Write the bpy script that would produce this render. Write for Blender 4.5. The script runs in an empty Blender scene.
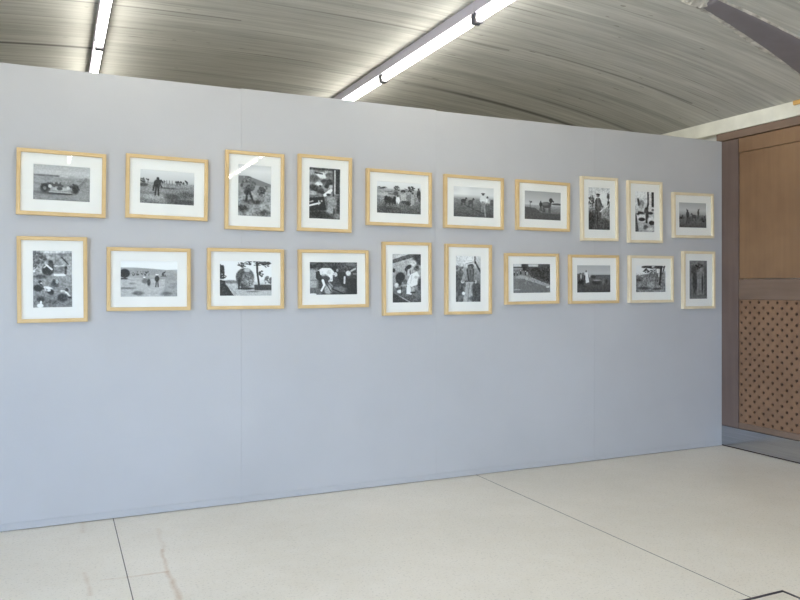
import bpy, bmesh, math, random
import numpy as np

# ------------------------------------------------------------------ basics
scene = bpy.context.scene
COL = scene.collection
R = math.radians
H = 2.715          # partition height
TW = 4.90          # partition front face (y)
CAM = 1.418
SKY = 18.5
TUBE = 25.0
SW = 5.41          # plane of the wood wall (x)


def vault(x):
    d = x - 1.40
    return 3.3223 - 0.019 * d ** 2 - 0.000425 * d ** 4


def lin(v):
    v = v / 255.0
    return v / 12.92 if v <= 0.04045 else ((v + 0.055) / 1.055) ** 2.4


def rgb(r, g, b):
    return (lin(r), lin(g), lin(b), 1.0)


# ------------------------------------------------------------------ node helper
class NT:
    def __init__(self, name):
        self.m = bpy.data.materials.new(name)
        self.m.use_nodes = True
        self.t = self.m.node_tree
        self.t.nodes.clear()
        self.out = self.t.nodes.new('ShaderNodeOutputMaterial')

    def n(self, kind, **kw):
        nd = self.t.nodes.new(kind)
        for k, v in kw.items():
            if hasattr(nd, k):
                setattr(nd, k, v)
        return nd

    def set(self, nd, **kw):
        for k, v in kw.items():
            nd.inputs[k.replace('_', ' ')].default_value = v
        return nd

    def link(self, a, b):
        self.t.links.new(a, b)

    def val(self, x, sock):
        if isinstance(x, (int, float)):
            sock.default_value = x
        else:
            self.link(x, sock)

    def math(self, op, a, b=0.0, c=None):
        nd = self.n('ShaderNodeMath', operation=op)
        self.val(a, nd.inputs[0])
        self.val(b, nd.inputs[1])
        if c is not None:
            self.val(c, nd.inputs[2])
        return nd.outputs[0]

    def coord(self, scale=(1, 1, 1), which='Object', loc=(0, 0, 0)):
        tc = self.n('ShaderNodeTexCoord')
        mp = self.n('ShaderNodeMapping')
        mp.inputs['Scale'].default_value = scale
        mp.inputs['Location'].default_value = loc
        self.link(tc.outputs[which], mp.inputs['Vector'])
        return mp.outputs['Vector']

    def noise(self, vec, scale=5.0, detail=4.0, rough=0.55):
        nd = self.n('ShaderNodeTexNoise')
        self.link(vec, nd.inputs['Vector'])
        nd.inputs['Scale'].default_value = scale
        nd.inputs['Detail'].default_value = detail
        nd.inputs['Roughness'].default_value = rough
        return nd.outputs['Fac']

    def ramp(self, fac, stops):
        nd = self.n('ShaderNodeValToRGB')
        el = nd.color_ramp.elements
        while len(el) > 1:
            el.remove(el[-1])
        el[0].position, el[0].color = stops[0][0], stops[0][1]
        for p, c in stops[1:]:
            e = el.new(p)
            e.color = c
        self.link(fac, nd.inputs['Fac'])
        return nd.outputs['Color']

    def mix(self, fac, a, b, blend='MIX'):
        nd = self.n('ShaderNodeMix', data_type='RGBA', blend_type=blend)
        self.val(fac, nd.inputs[0])
        for x, s in ((a, nd.inputs[6]), (b, nd.inputs[7])):
            if isinstance(x, tuple):
                s.default_value = x
            else:
                self.link(x, s)
        return nd.outputs[2]

    def bsdf(self, color, rough=0.5, metal=0.0, spec=0.5, bump=None, bump_str=0.2, bump_dist=0.01):
        p = self.n('ShaderNodeBsdfPrincipled')
        if isinstance(color, tuple):
            p.inputs['Base Color'].default_value = color
        else:
            self.link(color, p.inputs['Base Color'])
        self.val(rough, p.inputs['Roughness'])
        p.inputs['Metallic'].default_value = metal
        p.inputs['Specular IOR Level'].default_value = spec
        if bump is not None:
            b = self.n('ShaderNodeBump')
            b.inputs['Strength'].default_value = bump_str
            b.inputs['Distance'].default_value = bump_dist
            self.link(bump, b.inputs['Height'])
            self.link(b.outputs['Normal'], p.inputs['Normal'])
        self.link(p.outputs['BSDF'], self.out.inputs['Surface'])
        return self.m


def gray(v):
    return rgb(v, v, v)


# ------------------------------------------------------------------ materials
def mat_paint(name, c, var=6, rough=0.65, scale=1.5):
    t = NT(name)
    v = t.coord()
    n1 = t.noise(v, scale, 5)
    n2 = t.noise(v, 60, 2)
    lo = rgb(*[max(0, q - var) for q in c])
    hi = rgb(*[min(255, q + var) for q in c])
    col = t.ramp(n1, [(0.3, lo), (0.7, hi)])
    return t.bsdf(col, rough, bump=n2, bump_str=0.08, bump_dist=0.004)


def mat_floor():
    t = NT('terrazzo')
    v = t.coord()
    big = t.noise(v, 0.7, 4)
    mid = t.noise(v, 9, 5, 0.7)
    fine = t.noise(v, 75, 3, 0.65)
    col = t.ramp(big, [(0.3, rgb(229, 224, 213)), (0.7, rgb(240, 235, 225))])
    col = t.mix(0.5, col, t.ramp(mid, [(0.3, gray(104)), (0.7, gray(160))]), 'OVERLAY')
    col = t.mix(t.math('MULTIPLY', t.math('GREATER_THAN', fine, 0.6), 0.26), col, rgb(150, 144, 132))
    col = t.mix(t.math('MULTIPLY', t.math('LESS_THAN', fine, 0.36), 0.3), col, rgb(226, 222, 214))
    # tan rust scratches left on the floor
    sep = t.n('ShaderNodeSeparateXYZ')
    t.link(v, sep.inputs[0])
    px, py = sep.outputs[0], sep.outputs[1]
    wob = t.math('MULTIPLY', t.math('SUBTRACT', t.noise(v, 5, 3), 0.5), 0.05)

    def scratch(x0, y0, x1, y1, w, s):
        nonlocal col
        L = math.hypot(x1 - x0, y1 - y0)
        dx, dy = (x1 - x0) / L, (y1 - y0) / L
        ax = t.math('SUBTRACT', px, x0)
        ay = t.math('SUBTRACT', py, y0)
        al = t.math('ADD', t.math('MULTIPLY', ax, dx), t.math('MULTIPLY', ay, dy))
        pe = t.math('ADD', t.math('SUBTRACT', t.math('MULTIPLY', ay, dx), t.math('MULTIPLY', ax, dy)), wob)
        inside = t.math('MULTIPLY', t.math('GREATER_THAN', al, 0.0), t.math('LESS_THAN', al, L))
        q = t.math('SUBTRACT', 1.0, t.math('MULTIPLY', t.math('ABSOLUTE', pe), 1.0 / w))
        q = t.math('MULTIPLY', t.math('MAXIMUM', q, 0.0), inside)
        q = t.math('MULTIPLY', q, t.math('MULTIPLY', t.noise(v, 12, 3), s))
        col = t.mix(q, col, rgb(186, 152, 112))
    for a in SCRATCHES:
        scratch(*a)
    rg = t.math('ADD', 0.3, t.math('MULTIPLY', mid, 0.2))
    return t.bsdf(col, rg, spec=0.4)


def mat_concrete():
    t = NT('board_marked_concrete')
    v = t.coord()
    sep = t.n('ShaderNodeSeparateXYZ')
    t.link(v, sep.inputs[0])
    x, y = sep.outputs[0], sep.outputs[1]
    # boards run along x, each board about 9 cm wide
    wav = t.math('MULTIPLY', t.math('SUBTRACT', t.noise(t.coord((0.5, 1, 1)), 0.9, 2), 0.5), 0.06)
    yy = t.math('ADD', y, wav)
    bi = t.math('FLOOR', t.math('DIVIDE', yy, 0.092))
    fr = t.math('FRACT', t.math('DIVIDE', yy, 0.092))
    cmb = t.n('ShaderNodeCombineXYZ')
    t.link(t.math('MULTIPLY', x, 0.35), cmb.inputs[0])
    t.link(t.math('MULTIPLY', bi, 7.31), cmb.inputs[1])
    board = t.noise(cmb.outputs[0], 1.0, 2)
    streak = t.noise(t.coord((0.8, 26, 1)), 1.0, 5, 0.65)
    fine = t.noise(t.coord((3.5, 60, 1)), 1.0, 3, 0.6)
    cloud = t.noise(t.coord((0.6, 1.0, 1)), 1.2, 4)
    s = t.math('ADD', t.math('MULTIPLY', board, 0.34), t.math('MULTIPLY', streak, 0.42))
    s = t.math('ADD', s, t.math('MULTIPLY', fine, 0.16))
    s = t.math('ADD', s, t.math('MULTIPLY', cloud, 0.2))
    col = t.ramp(s, [(0.37, rgb(144, 143, 137)), (0.55, rgb(180, 179, 172)), (0.73, rgb(208, 207, 199))])
    # dark arris between boards, broken up along its length
    edge = t.math('MINIMUM', fr, t.math('SUBTRACT', 1.0, fr))
    cm2 = t.n('ShaderNodeCombineXYZ')
    t.link(t.math('MULTIPLY', x, 0.9), cm2.inputs[0])
    t.link(t.math('MULTIPLY', t.math('FLOOR', t.math('ADD', t.math('DIVIDE', yy, 0.092), 0.5)), 3.7), cm2.inputs[1])
    brk = t.noise(cm2.outputs[0], 1.0, 3)
    ln = t.math('MULTIPLY', t.math('LESS_THAN', edge, 0.07), t.math('MULTIPLY', t.math('MAXIMUM', t.math('SUBTRACT', brk, 0.5), 0.0), 3.2))
    col = t.mix(t.math('MINIMUM', ln, 0.7), col, rgb(112, 109, 102))
    # knots and small holes
    kn = t.noise(t.coord((7, 26, 1)), 1.0, 1)
    kk = t.math('MULTIPLY', t.math('GREATER_THAN', kn, 0.77), 0.55)
    col = t.mix(kk, col, rgb(104, 100, 92))
    # the long dark open joints between formwork sheets
    for (y0, x0, x1, w, k) in JOINTS:
        d = t.math('ABSOLUTE', t.math('SUBTRACT', yy, y0))
        q = t.math('MAXIMUM', t.math('SUBTRACT', 1.0, t.math('DIVIDE', d, w)), 0.0)
        fade = t.n('ShaderNodeClamp')
        t.link(t.math('DIVIDE', t.math('SUBTRACT', x, x0), 0.9), fade.inputs[0])
        q = t.math('MULTIPLY', q, t.math('MULTIPLY', fade.outputs[0], t.math('LESS_THAN', x, x1)))
        q = t.math('MULTIPLY', q, t.math('ADD', 0.3, t.math('MULTIPLY', streak, k)))
        col = t.mix(t.math('MINIMUM', q, 0.9), col, rgb(62, 60, 58))
    hgt = t.math('ADD', t.math('MULTIPLY', board, 0.6), t.math('SUBTRACT', t.math('MULTIPLY', streak, 0.5), t.math('MULTIPLY', ln, 0.5)))
    return t.bsdf(col, 0.85, spec=0.2, bump=hgt, bump_str=0.35, bump_dist=0.02)


def mat_wood(name, dark, light, stretch=(30, 30, 1.2), scale=1.0, rough=0.45, contrast=0.5, spec=0.4):
    t = NT(name)
    g = t.noise(t.coord(stretch), scale, 5, 0.6)
    b = t.noise(t.coord(), 2.0, 3)
    col = t.ramp(t.math('ADD', t.math('MULTIPLY', g, contrast), t.math('MULTIPLY', b, 1 - contrast)),
                 [(0.34, rgb(*dark)), (0.66, rgb(*light))])
    return t.bsdf(col, rough, spec=spec)


def mat_plain(name, c, rough=0.5, metal=0.0, spec=0.5, var=4):
    t = NT(name)
    n = t.noise(t.coord(), 8, 3)
    col = t.ramp(n, [(0.3, rgb(*[max(0, q - var) for q in c])), (0.7, rgb(*[min(255, q + var) for q in c]))])
    return t.bsdf(col, rough, metal, spec)


def mat_steel():
    t = NT('brushed_steel')
    n = t.noise(t.coord((3, 1.5, 60)), 1.0, 3)
    col = t.ramp(n, [(0.3, rgb(176, 176, 178)), (0.7, rgb(192, 192, 194))])
    return t.bsdf(col, t.math('ADD', 0.10, t.math('MULTIPLY', n, 0.1)), 1.0)


def mat_glass(name):
    t = NT(name)
    lw = t.n('ShaderNodeLayerWeight')
    lw.inputs['Blend'].default_value = 0.5
    refl = t.math('ADD', 0.04, t.math('MULTIPLY', t.math('POWER', lw.outputs['Facing'], 5.0), 0.9))
    tr = t.n('ShaderNodeBsdfTransparent')
    tr.inputs['Color'].default_value = (0.97, 0.985, 0.975, 1)
    gl = t.n('ShaderNodeBsdfGlossy')
    gl.inputs['Roughness'].default_value = 0.0
    mx = t.n('ShaderNodeMixShader')
    t.link(refl, mx.inputs[0])
    t.link(tr.outputs[0], mx.inputs[1])
    t.link(gl.outputs[0], mx.inputs[2])
    t.link(mx.outputs[0], t.out.inputs['Surface'])
    return t.m


def mat_emit(name, c, s):
    t = NT(name)
    e = t.n('ShaderNodeEmission')
    e.inputs['Color'].default_value = c
    e.inputs['Strength'].default_value = s
    t.link(e.outputs[0], t.out.inputs['Surface'])
    return t.m


def mat_print():
    t = NT('silver_gelatin_print')
    a = t.n('ShaderNodeVertexColor')
    a.layer_name = 'tone'
    return t.bsdf(a.outputs['Color'], 0.45, spec=0.3)


SCRATCHES = [(0.514, 4.229, 0.510, 3.885, 0.016, 0.70),
             (0.506, 3.887, 0.508, 3.504, 0.020, 0.90),
             (0.308, 3.892, 0.510, 3.885, 0.014, 0.75),
             (0.191, 3.905, 0.317, 3.888, 0.012, 0.45),
             (0.133, 4.043, 0.139, 3.722, 0.016, 0.50),
             (0.140, 4.935, 0.143, 4.689, 0.025, 0.40),
             (0.542, 4.605, 0.518, 4.177, 0.020, 0.30)]
JOINTS = [(6.19, 2.7, 6.0, 0.06, 1.1), (5.80, 3.3, 5.6, 0.05, 0.35), (4.85, 2.9, 5.0, 0.02, 0.5),
          (6.37, -2.5, 0.25, 0.04, 1.2), (5.35, -3.0, 1.2, 0.015, 0.6), (4.95, 0.9, 3.2, 0.02, 0.5)]

M = dict(
    floor=mat_floor(),
    concrete=mat_concrete(),
    grey=mat_paint('grey_wall_paint', (186, 186, 186), 3),
    kick=mat_paint('grey_skirting_paint', (184, 184, 184), 2),
    white=mat_paint('white_plaster', (226, 226, 220), 4, 0.7),
    beam=mat_paint('limewashed_beam', (222, 220, 206), 12, 0.7, 4.0),
    joint=mat_plain('terrazzo_joint', (112, 109, 103), 0.8),  # grey of the cut joints in the floor
    honey=mat_wood('honey_wood', (204, 172, 120), (218, 190, 140), (14, 14, 14), contrast=0.4),
    pale=mat_wood('pale_wood', (216, 198, 162), (230, 216, 184), (14, 14, 14), contrast=0.4),
    mat_board=mat_plain('mat_board', (242, 239, 234), 0.8, var=1, spec=0.2),
    print=mat_print(),
    glass=mat_glass('picture_glass'),
    wglass=mat_glass('window_glass'),
    batten=mat_plain('batten_enamel', (176, 173, 186), 0.4, var=2),
    socket=mat_plain('lamp_socket', (96, 94, 100), 0.4, var=2),
    tube=mat_emit('fluorescent_tube', (1.0, 0.975, 0.895, 1), TUBE),
    dwood=mat_wood('reddish_brown_wood', (110, 90, 74), (126, 104, 88), (24, 1.5, 24)),
    stile=mat_wood('dark_brown_wood', (100, 83, 75), (116, 98, 88), (24, 24, 1.5)),  # stile tone, darker than the other boards
    veneer=mat_wood('light_brown_veneer', (120, 91, 65), (138, 107, 77), (24, 24, 1.2), contrast=0.35),
    perf=mat_wood('perforated_board', (122, 92, 68), (136, 104, 78), (10, 10, 4), contrast=0.4),
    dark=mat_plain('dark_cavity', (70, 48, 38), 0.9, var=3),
    steel=mat_steel(),
    hatch=mat_plain('dark_steel_angle', (84, 80, 88), 0.45, 0.6),
    pipe=mat_plain('violet_grey_paint', (118, 113, 118), 0.6, var=3),
    plaster=mat_paint('ragged_plaster', (176, 172, 164), 34, 0.9, 14.0),
    ochre=mat_plain('ochre_timber', (206, 164, 96), 0.7),
    alu=mat_plain('window_aluminium', (150, 152, 156), 0.4, 0.7),
)


# ------------------------------------------------------------------ mesh helpers
def box(bm, x0, x1, y0, y1, z0, z1):
    v = [bm.verts.new(p) for p in ((x0, y0, z0), (x1, y0, z0), (x1, y1, z0), (x0, y1, z0),
                                   (x0, y0, z1), (x1, y0, z1), (x1, y1, z1), (x0, y1, z1))]
    for q in ((3, 2, 1, 0), (4, 5, 6, 7), (0, 1, 5, 4), (1, 2, 6, 5), (2, 3, 7, 6), (3, 0, 4, 7)):
        bm.faces.new([v[i] for i in q])


def cyl(bm, p, q, r, n=16):
    import mathutils
    a, b = mathutils.Vector(p), mathutils.Vector(q)
    d = (b - a).normalized()
    u = d.orthogonal().normalized()
    w = d.cross(u)
    A = [bm.verts.new(a + r * (math.cos(2 * math.pi * i / n) * u + math.sin(2 * math.pi * i / n) * w)) for i in range(n)]
    B = [bm.verts.new(b + r * (math.cos(2 * math.pi * i / n) * u + math.sin(2 * math.pi * i / n) * w)) for i in range(n)]
    for i in range(n):
        f = bm.faces.new((A[i], A[(i + 1) % n], B[(i + 1) % n], B[i]))
        f.smooth = True
    bm.faces.new(A[::-1])
    bm.faces.new(B)


def obj(name, bm, mat, parent=None, bevel=0.0, seg=2):
    bmesh.ops.recalc_face_normals(bm, faces=bm.faces[:])
    me = bpy.data.meshes.new(name)
    bm.to_mesh(me)
    bm.free()
    me.materials.append(mat)
    o = bpy.data.objects.new(name, me)
    COL.objects.link(o)
    if parent:
        o.parent = parent
    if bevel:
        b = o.modifiers.new('bevel', 'BEVEL')
        b.width = bevel
        b.segments = seg
        b.limit_method = 'ANGLE'
    return o


def boxobj(name, dims, mat, parent=None, bevel=0.0):
    bm = bmesh.new()
    box(bm, *dims)
    return obj(name, bm, mat, parent, bevel)


def thing(name, label, cat, loc=(0, 0, 0), rot=(0, 0, 0), group=None):
    o = bpy.data.objects.new(name, None)
    COL.objects.link(o)
    o.empty_display_size = 0.1
    o.location = loc
    o.rotation_euler = rot
    tag(o, label, cat, group)
    return o


def tag(o, label, cat, group=None):
    o['label'] = label
    o['category'] = cat
    if group:
        o['group'] = group
    return o


def struct(o):
    o['kind'] = 'structure'
    return o


# ------------------------------------------------------------------ room shell
X0, X1, Y0, Y1 = -3.4, 5.49, -6.0, 8.6
struct(boxobj('floor', (X0 - 0.2, X1 + 0.2, Y0 - 0.2, Y1 + 0.2, -0.2, 0.0), M['floor']))
# saw-cut joints in the terrazzo
for i, x in enumerate((-2.24, 0.315, 2.88)):
    struct(boxobj('trim_%d' % (i + 1), (x - 0.0025, x + 0.0025, Y0, Y1, 0.0, 0.0006), M['joint']))

bm = bmesh.new()
nx, ny = 64, 4
g = [[None] * (ny + 1) for _ in range(nx + 1)]
for lay, dz in ((0, 0.0), (1, 0.25)):
    for i in range(nx + 1):
        for j in range(ny + 1):
            x = X0 - 0.2 + (X1 - X0 + 0.4) * i / nx
            g[i][j] = bm.verts.new((x, Y0 - 0.2 + (Y1 - Y0 + 0.4) * j / ny, vault(x) + dz))
    for i in range(nx):
        for j in range(ny):
            f = bm.faces.new((g[i][j], g[i][j + 1], g[i + 1][j + 1], g[i + 1][j]) if lay == 0 else (g[i][j], g[i + 1][j], g[i + 1][j + 1], g[i][j + 1]))
            f.smooth = True
me = bpy.data.meshes.new('ceiling')
bm.to_mesh(me)
bm.free()
me.materials.append(M['concrete'])
ceil = struct(bpy.data.objects.new('ceiling', me))
COL.objects.link(ceil)

struct(boxobj('wall_right', (X1, X1 + 0.2, Y0, Y1, 0.0, vault(X1) + 0.05), M['white']))
struct(boxobj('wall_far', (X0, X1, Y1, Y1 + 0.2, 0.0, 3.3), M['white']))
# glazed bays: the left wall of the room
WZ0, WZ1 = 0.25, 2.45
PORTALS = []


def glazing(n0, along, a0, step, count, inner, outer):
    """a run of window bays; along is 'x' or 'y', inner/outer the two faces of the wall"""
    lo, hi = min(inner, outer), max(inner, outer)
    mid = (lo + hi) / 2

    def B(bm, p, q, d0, d1, z0, z1):
        if along == 'y':
            box(bm, d0, d1, p, q, z0, z1)
        else:
            box(bm, p, q, d0, d1, z0, z1)
    for k in range(count):
        a = a0 + step * k
        b = a + step
        bm = bmesh.new()
        d0, d1 = mid - 0.03, mid + 0.03
        B(bm, a, a + 0.05, d0, d1, WZ0, WZ1)
        B(bm, b - 0.05, b, d0, d1, WZ0, WZ1)
        B(bm, a + 0.05, b - 0.05, d0, d1, WZ0, WZ0 + 0.05)
        B(bm, a + 0.05, b - 0.05, d0, d1, WZ1 - 0.05, WZ1)
        B(bm, (a + b) / 2 - 0.02, (a + b) / 2 + 0.02, d0, d1, WZ0 + 0.05, WZ1 - 0.05)
        w = struct(obj('window_%d' % (n0 + k), bm, M['alu']))
        bm = bmesh.new()
        B(bm, a + 0.05, b - 0.05, mid - 0.003, mid + 0.003, WZ0 + 0.05, WZ1 - 0.05)
        obj('pane', bm, M['wglass'], w)
        PORTALS.append((along, (a + b) / 2, step - 0.1, outer))


HL = vault(X0) + 0.05
YW = 2.0
struct(boxobj('wall_left', (X0 - 0.2, X0, YW, Y1, 0.0, HL), M['white']))
struct(boxobj('wall_left_sill', (X0 - 0.2, X0, Y0, YW, 0.0, WZ0), M['white']))
struct(boxobj('wall_left_head', (X0 - 0.2, X0, Y0, YW, WZ1, HL), M['white']))
glazing(1, 'y', Y0, 2.0, 4, X0, X0 - 0.2)
struct(boxobj('wall_rear', (X0, X1, Y0 - 0.2, Y0, 0.0, 3.3), M['white']))

# pale beam at the springing of the vault, over the wood panelling
bm = bmesh.new()
box(bm, SW - 0.02, X1, 1.0, Y1, 2.79, vault(SW) + 0.02)
struct(obj('trim_4', bm, M['beam'], bevel=0.004))

# ------------------------------------------------------------------ grey partition
edges = [-1.74, -0.30, 1.10, 2.535, 3.985, SW - 0.002]
wall = struct(boxobj('wall_partition', (edges[0] + 0.01, edges[-1] - 0.012, TW + 0.02, TW + 0.05, 0.012, H - 0.03), M['grey']))
dz = [0.004, 0.0, 0.004, -0.002, 0.002]
for k in range(5):
    a, b = edges[k] + 0.0003, edges[k + 1] - 0.0003
    boxobj('wall_panel', (a, b, TW + 0.0004 * (k % 2), TW + 0.07, 0.0458, H + dz[k]), M['grey'], wall)
    boxobj('kick_strip', (a, b, TW - 0.0015, TW + 0.07, 0.004, 0.0455), M['kick'], wall, 0.0007)
for k, hgt in ((2, 0.16), (3, 0.2), (4, 0.13)):
    x = edges[k]
    boxobj('seam_filler', (x - 0.003, x + 0.004, TW - 0.0008, TW + 0.001, 0.05, 0.05 + hgt), M['kick'], wall)

# ------------------------------------------------------------------ wood panelling at right
P = thing('wood_panelling', 'brown wood wall panelling with dotted perforated lower panel at right edge of the room', 'wall panelling', (SW, 4.5, 0))


def PB(name, x0, x1, y0, y1, z0, z1, m, bevel=0.003):
    return boxobj(name, (x0, x1, y0 - 4.5, y1 - 4.5, z0, z1), M[m], P, bevel)


YE, YS, YF = 4.99, 4.725, 1.6
ZT = 2.715
PB('header', -0.014, 0.07, YF, YE - 0.04, ZT + 0.005, 2.787, 'dwood')
PB('stile', 0.0, 0.07, YS, YE, 0.185, ZT, 'stile')
PB('top_rail', 0.004, 0.07, YF, YS - 0.002, 2.59, ZT, 'veneer')
PB('upper_panel', 0.012, 0.07, YF, YS - 0.002, 1.49, 2.587, 'veneer')
PB('middle_rail', 0.004, 0.07, YF, YS - 0.002, 1.312, 1.487, 'dwood')
PB('bottom_rail', 0.002, 0.07, YF, YS - 0.002, 0.185, 0.235, 'dwood')
kp = PB('kick_plate', -0.004, 0.07, YF, YE, 0.012, 0.182, 'steel', 0.001)
kp['label'] = 'polished steel kick plate reflecting the floor'
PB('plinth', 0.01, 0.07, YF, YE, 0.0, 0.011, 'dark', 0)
# perforated board: staggered round holes through a thin sheet
bm = bmesh.new()
p = 0.0447
ncol, nrow = int((YS - 0.006 - YF) / p), 24
zt = 1.309
y1 = YS - 0.006 - 4.5
r = 0.0128
cache = {}


def V(x, y, z):
    k = (round(x, 5), round(y, 5), round(z, 5))
    if k not in cache:
        cache[k] = bm.verts.new((x, y, z))
    return cache[k]


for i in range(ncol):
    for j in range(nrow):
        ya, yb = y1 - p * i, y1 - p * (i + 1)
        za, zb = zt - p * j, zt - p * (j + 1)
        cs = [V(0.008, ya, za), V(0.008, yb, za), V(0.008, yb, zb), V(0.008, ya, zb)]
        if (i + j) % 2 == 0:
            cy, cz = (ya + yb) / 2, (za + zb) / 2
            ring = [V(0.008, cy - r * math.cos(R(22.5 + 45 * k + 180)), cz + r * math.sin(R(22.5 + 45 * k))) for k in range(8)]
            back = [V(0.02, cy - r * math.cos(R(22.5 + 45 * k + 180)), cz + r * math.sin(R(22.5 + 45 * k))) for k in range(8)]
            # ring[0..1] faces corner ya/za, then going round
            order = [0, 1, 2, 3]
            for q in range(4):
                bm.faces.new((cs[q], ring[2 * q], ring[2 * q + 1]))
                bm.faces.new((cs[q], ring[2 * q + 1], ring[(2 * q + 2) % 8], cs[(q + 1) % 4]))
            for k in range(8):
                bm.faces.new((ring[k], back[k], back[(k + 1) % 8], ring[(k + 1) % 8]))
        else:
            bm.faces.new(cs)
me = bpy.data.meshes.new('perforated_panel')
bmesh.ops.recalc_face_normals(bm, faces=bm.faces[:])
bm.to_mesh(me)
bm.free()
me.materials.append(M['perf'])
o = bpy.data.objects.new('perforated_panel', me)
COL.objects.link(o)
o.parent = P
o['label'] = 'tan board with staggered dark round holes'
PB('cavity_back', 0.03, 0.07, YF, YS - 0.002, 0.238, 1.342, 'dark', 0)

# ------------------------------------------------------------------ fluorescent battens
ZL = CAM + 1.775
PITCH = 1.57


def make_batten():
    root = thing('fluorescent_batten', '', 'ceiling light')
    ztop = vault(0.286) - ZL
    boxobj('housing', (-0.036, 0.036, 0.0, PITCH - 0.002, 0.033, ztop + 0.006), M['batten'], root, 0.004)
    bm = bmesh.new()
    cyl(bm, (0, 0.035, 0), (0, PITCH - 0.035, 0), 0.025, 20)
    t = obj('tube', bm, M['tube'], root)
    t['label'] = 'glowing white fluorescent tube'
    for a, b in ((0.006, 0.034), (PITCH - 0.034, PITCH - 0.006)):
        bm = bmesh.new()
        box(bm, -0.03, 0.03, a, b, -0.034, 0.05)
        obj('lamp_socket', bm, M['socket'], root, bevel=0.005)
    return root


def copy_tree(o, parent=None):
    c = o.copy()
    COL.objects.link(c)
    if parent:
        c.parent = parent
    for ch in list(o.children):
        copy_tree(ch, c)
    return c


proto = make_batten()
GL = 'fluorescent battens in two rows on the vault'
spots = []
L1 = {0: 'short visible end of the left light row, touching the top of the grey partition',
      -1: 'glowing batten of the left light row cut by the top edge of the picture',
      -2: 'left row batten overhead, just in front of the partition',
      -3: 'left row batten directly above the viewer',
      -4: 'left row batten just behind the viewer',
      -5: 'last batten at the rear end of the left row'}
L2 = {0: 'farthest batten of the right light row, half hidden by the top of the partition',
      -1: 'long glowing batten in the middle of the diagonal right light row',
      -2: 'batten of the right light row running out of the top of the picture',
      -3: 'right row batten overhead, beside the viewer',
      -4: 'right row batten just behind the viewer',
      -5: 'right row batten second from the rear end',
      -6: 'last batten at the rear end of the right row'}
for x, y0, d in ((0.286, 5.93, L1), (2.535, 5.88, L2)):
    for k, lab in d.items():
        spots.append((x, y0 + PITCH * k, lab))
for i, (x, y, lab) in enumerate(spots):
    o = proto if i == 0 else copy_tree(proto)
    o.location = (x, y, ZL)
    tag(o, lab, 'ceiling light', GL)

# ------------------------------------------------------------------ dark band with ragged plaster in the vault
random.seed(5)
cr = thing('ceiling_duct', 'dark violet-grey duct with ragged plaster edges breaking out of the concrete vault, top right', 'duct', (3.7, 3.5, vault(3.7)))
ox, oy, oz = cr.location
bm = bmesh.new()
rows = []
NS, NA = 40, 14


def band(x):
    """near and far edge (y) of the band on the vault"""
    return 3.406 + 0.07 * (x - 3.717), 3.564 + 0.21 * (x - 3.79)


for i in range(NS + 1):
    x = 3.70 + (5.46 - 3.70) * i / NS
    ya, yb = band(x)
    rad = (yb - ya) / 2
    row = []
    for k in range(NA + 1):
        a = math.pi * k / NA
        yy = (ya + yb) / 2 - rad * math.cos(a)
        zz = vault(x) - 0.30 * rad * math.sin(a) ** 0.8 + 0.004
        row.append(bm.verts.new((x - ox, yy - oy, zz - oz)))
    rows.append(row)
for i in range(NS):
    for k in range(NA):
        f = bm.faces.new((rows[i][k], rows[i][k + 1], rows[i + 1][k + 1], rows[i + 1][k]))
        f.smooth = True
bm.faces.new(rows[0])
bm.faces.new(rows[-1][::-1])
obj('duct_skin', bm, M['pipe'], cr)


def ragged(side, x0, x1, wbase):
    bm = bmesh.new()
    prev = None
    n = 70
    w = wbase
    for i in range(n + 1):
        x = x0 + (x1 - x0) * i / n
        ya, yb = band(x)
        e = ya if side < 0 else yb
        w = max(wbase * 0.4, min(wbase * 1.8, w + random.uniform(-0.3, 0.3) * wbase))
        taper = min(1, 6 * (i / n), 6 * (1 - i / n)) + 0.05
        inn = 0.012 + random.uniform(0, 0.5) * wbase
        zc = vault(x)
        ring = [(e + side * w * taper, zc + 0.006), (e + side * w * taper * 0.5, zc - 0.004 - random.uniform(0, 0.3) * wbase),
                (e, zc - 0.008 - random.uniform(0, 0.35) * wbase), (e - side * inn * taper, zc - 0.005), (e - side * inn * taper, zc + 0.006)]
        cur = [bm.verts.new((x - ox, y - oy, z - oz)) for y, z in ring]
        if prev:
            for k in range(4):
                bm.faces.new((prev[k], prev[k + 1], cur[k + 1], cur[k]))
        prev = cur
    return obj('plaster_edge', bm, M['plaster'], cr)


ragged(1, 3.52, 5.38, 0.042)
ragged(-1, 3.60, 5.38, 0.009)
bm = bmesh.new()
prev = None
for i in range(24):
    x = 3.48 + 0.32 * i / 23
    q = math.sin(math.pi * min(1, i / 23 * 1.0 + 0.02))
    ring = []
    for k in range(7):
        a = -1 + 2 * k / 6
        ring.append(bm.verts.new((x - ox, 3.50 + a * (0.065 * q + 0.01) + random.uniform(-.006, .006) - oy,
                                  vault(x) + 0.006 - (1 - a * a) * 0.035 * q - random.uniform(0, 0.012) * (1 - abs(a)) - oz)))
    if prev:
        for k in range(6):
            bm.faces.new((prev[k], prev[k + 1], ring[k + 1], ring[k]))
    prev = ring
obj('plaster_lump', bm, M['plaster'], cr)

# small ochre timber offcut on top of the pale beam
bm = bmesh.new()
box(bm, SW - 0.04, SW - 0.02, 3.7, 4.16, vault(SW) - 0.03, vault(SW) + 0.004)
tag(obj('timber_batten', bm, M['ochre'], bevel=0.003), 'small ochre timber strip on the pale beam under the vault', 'timber strip')

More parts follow.
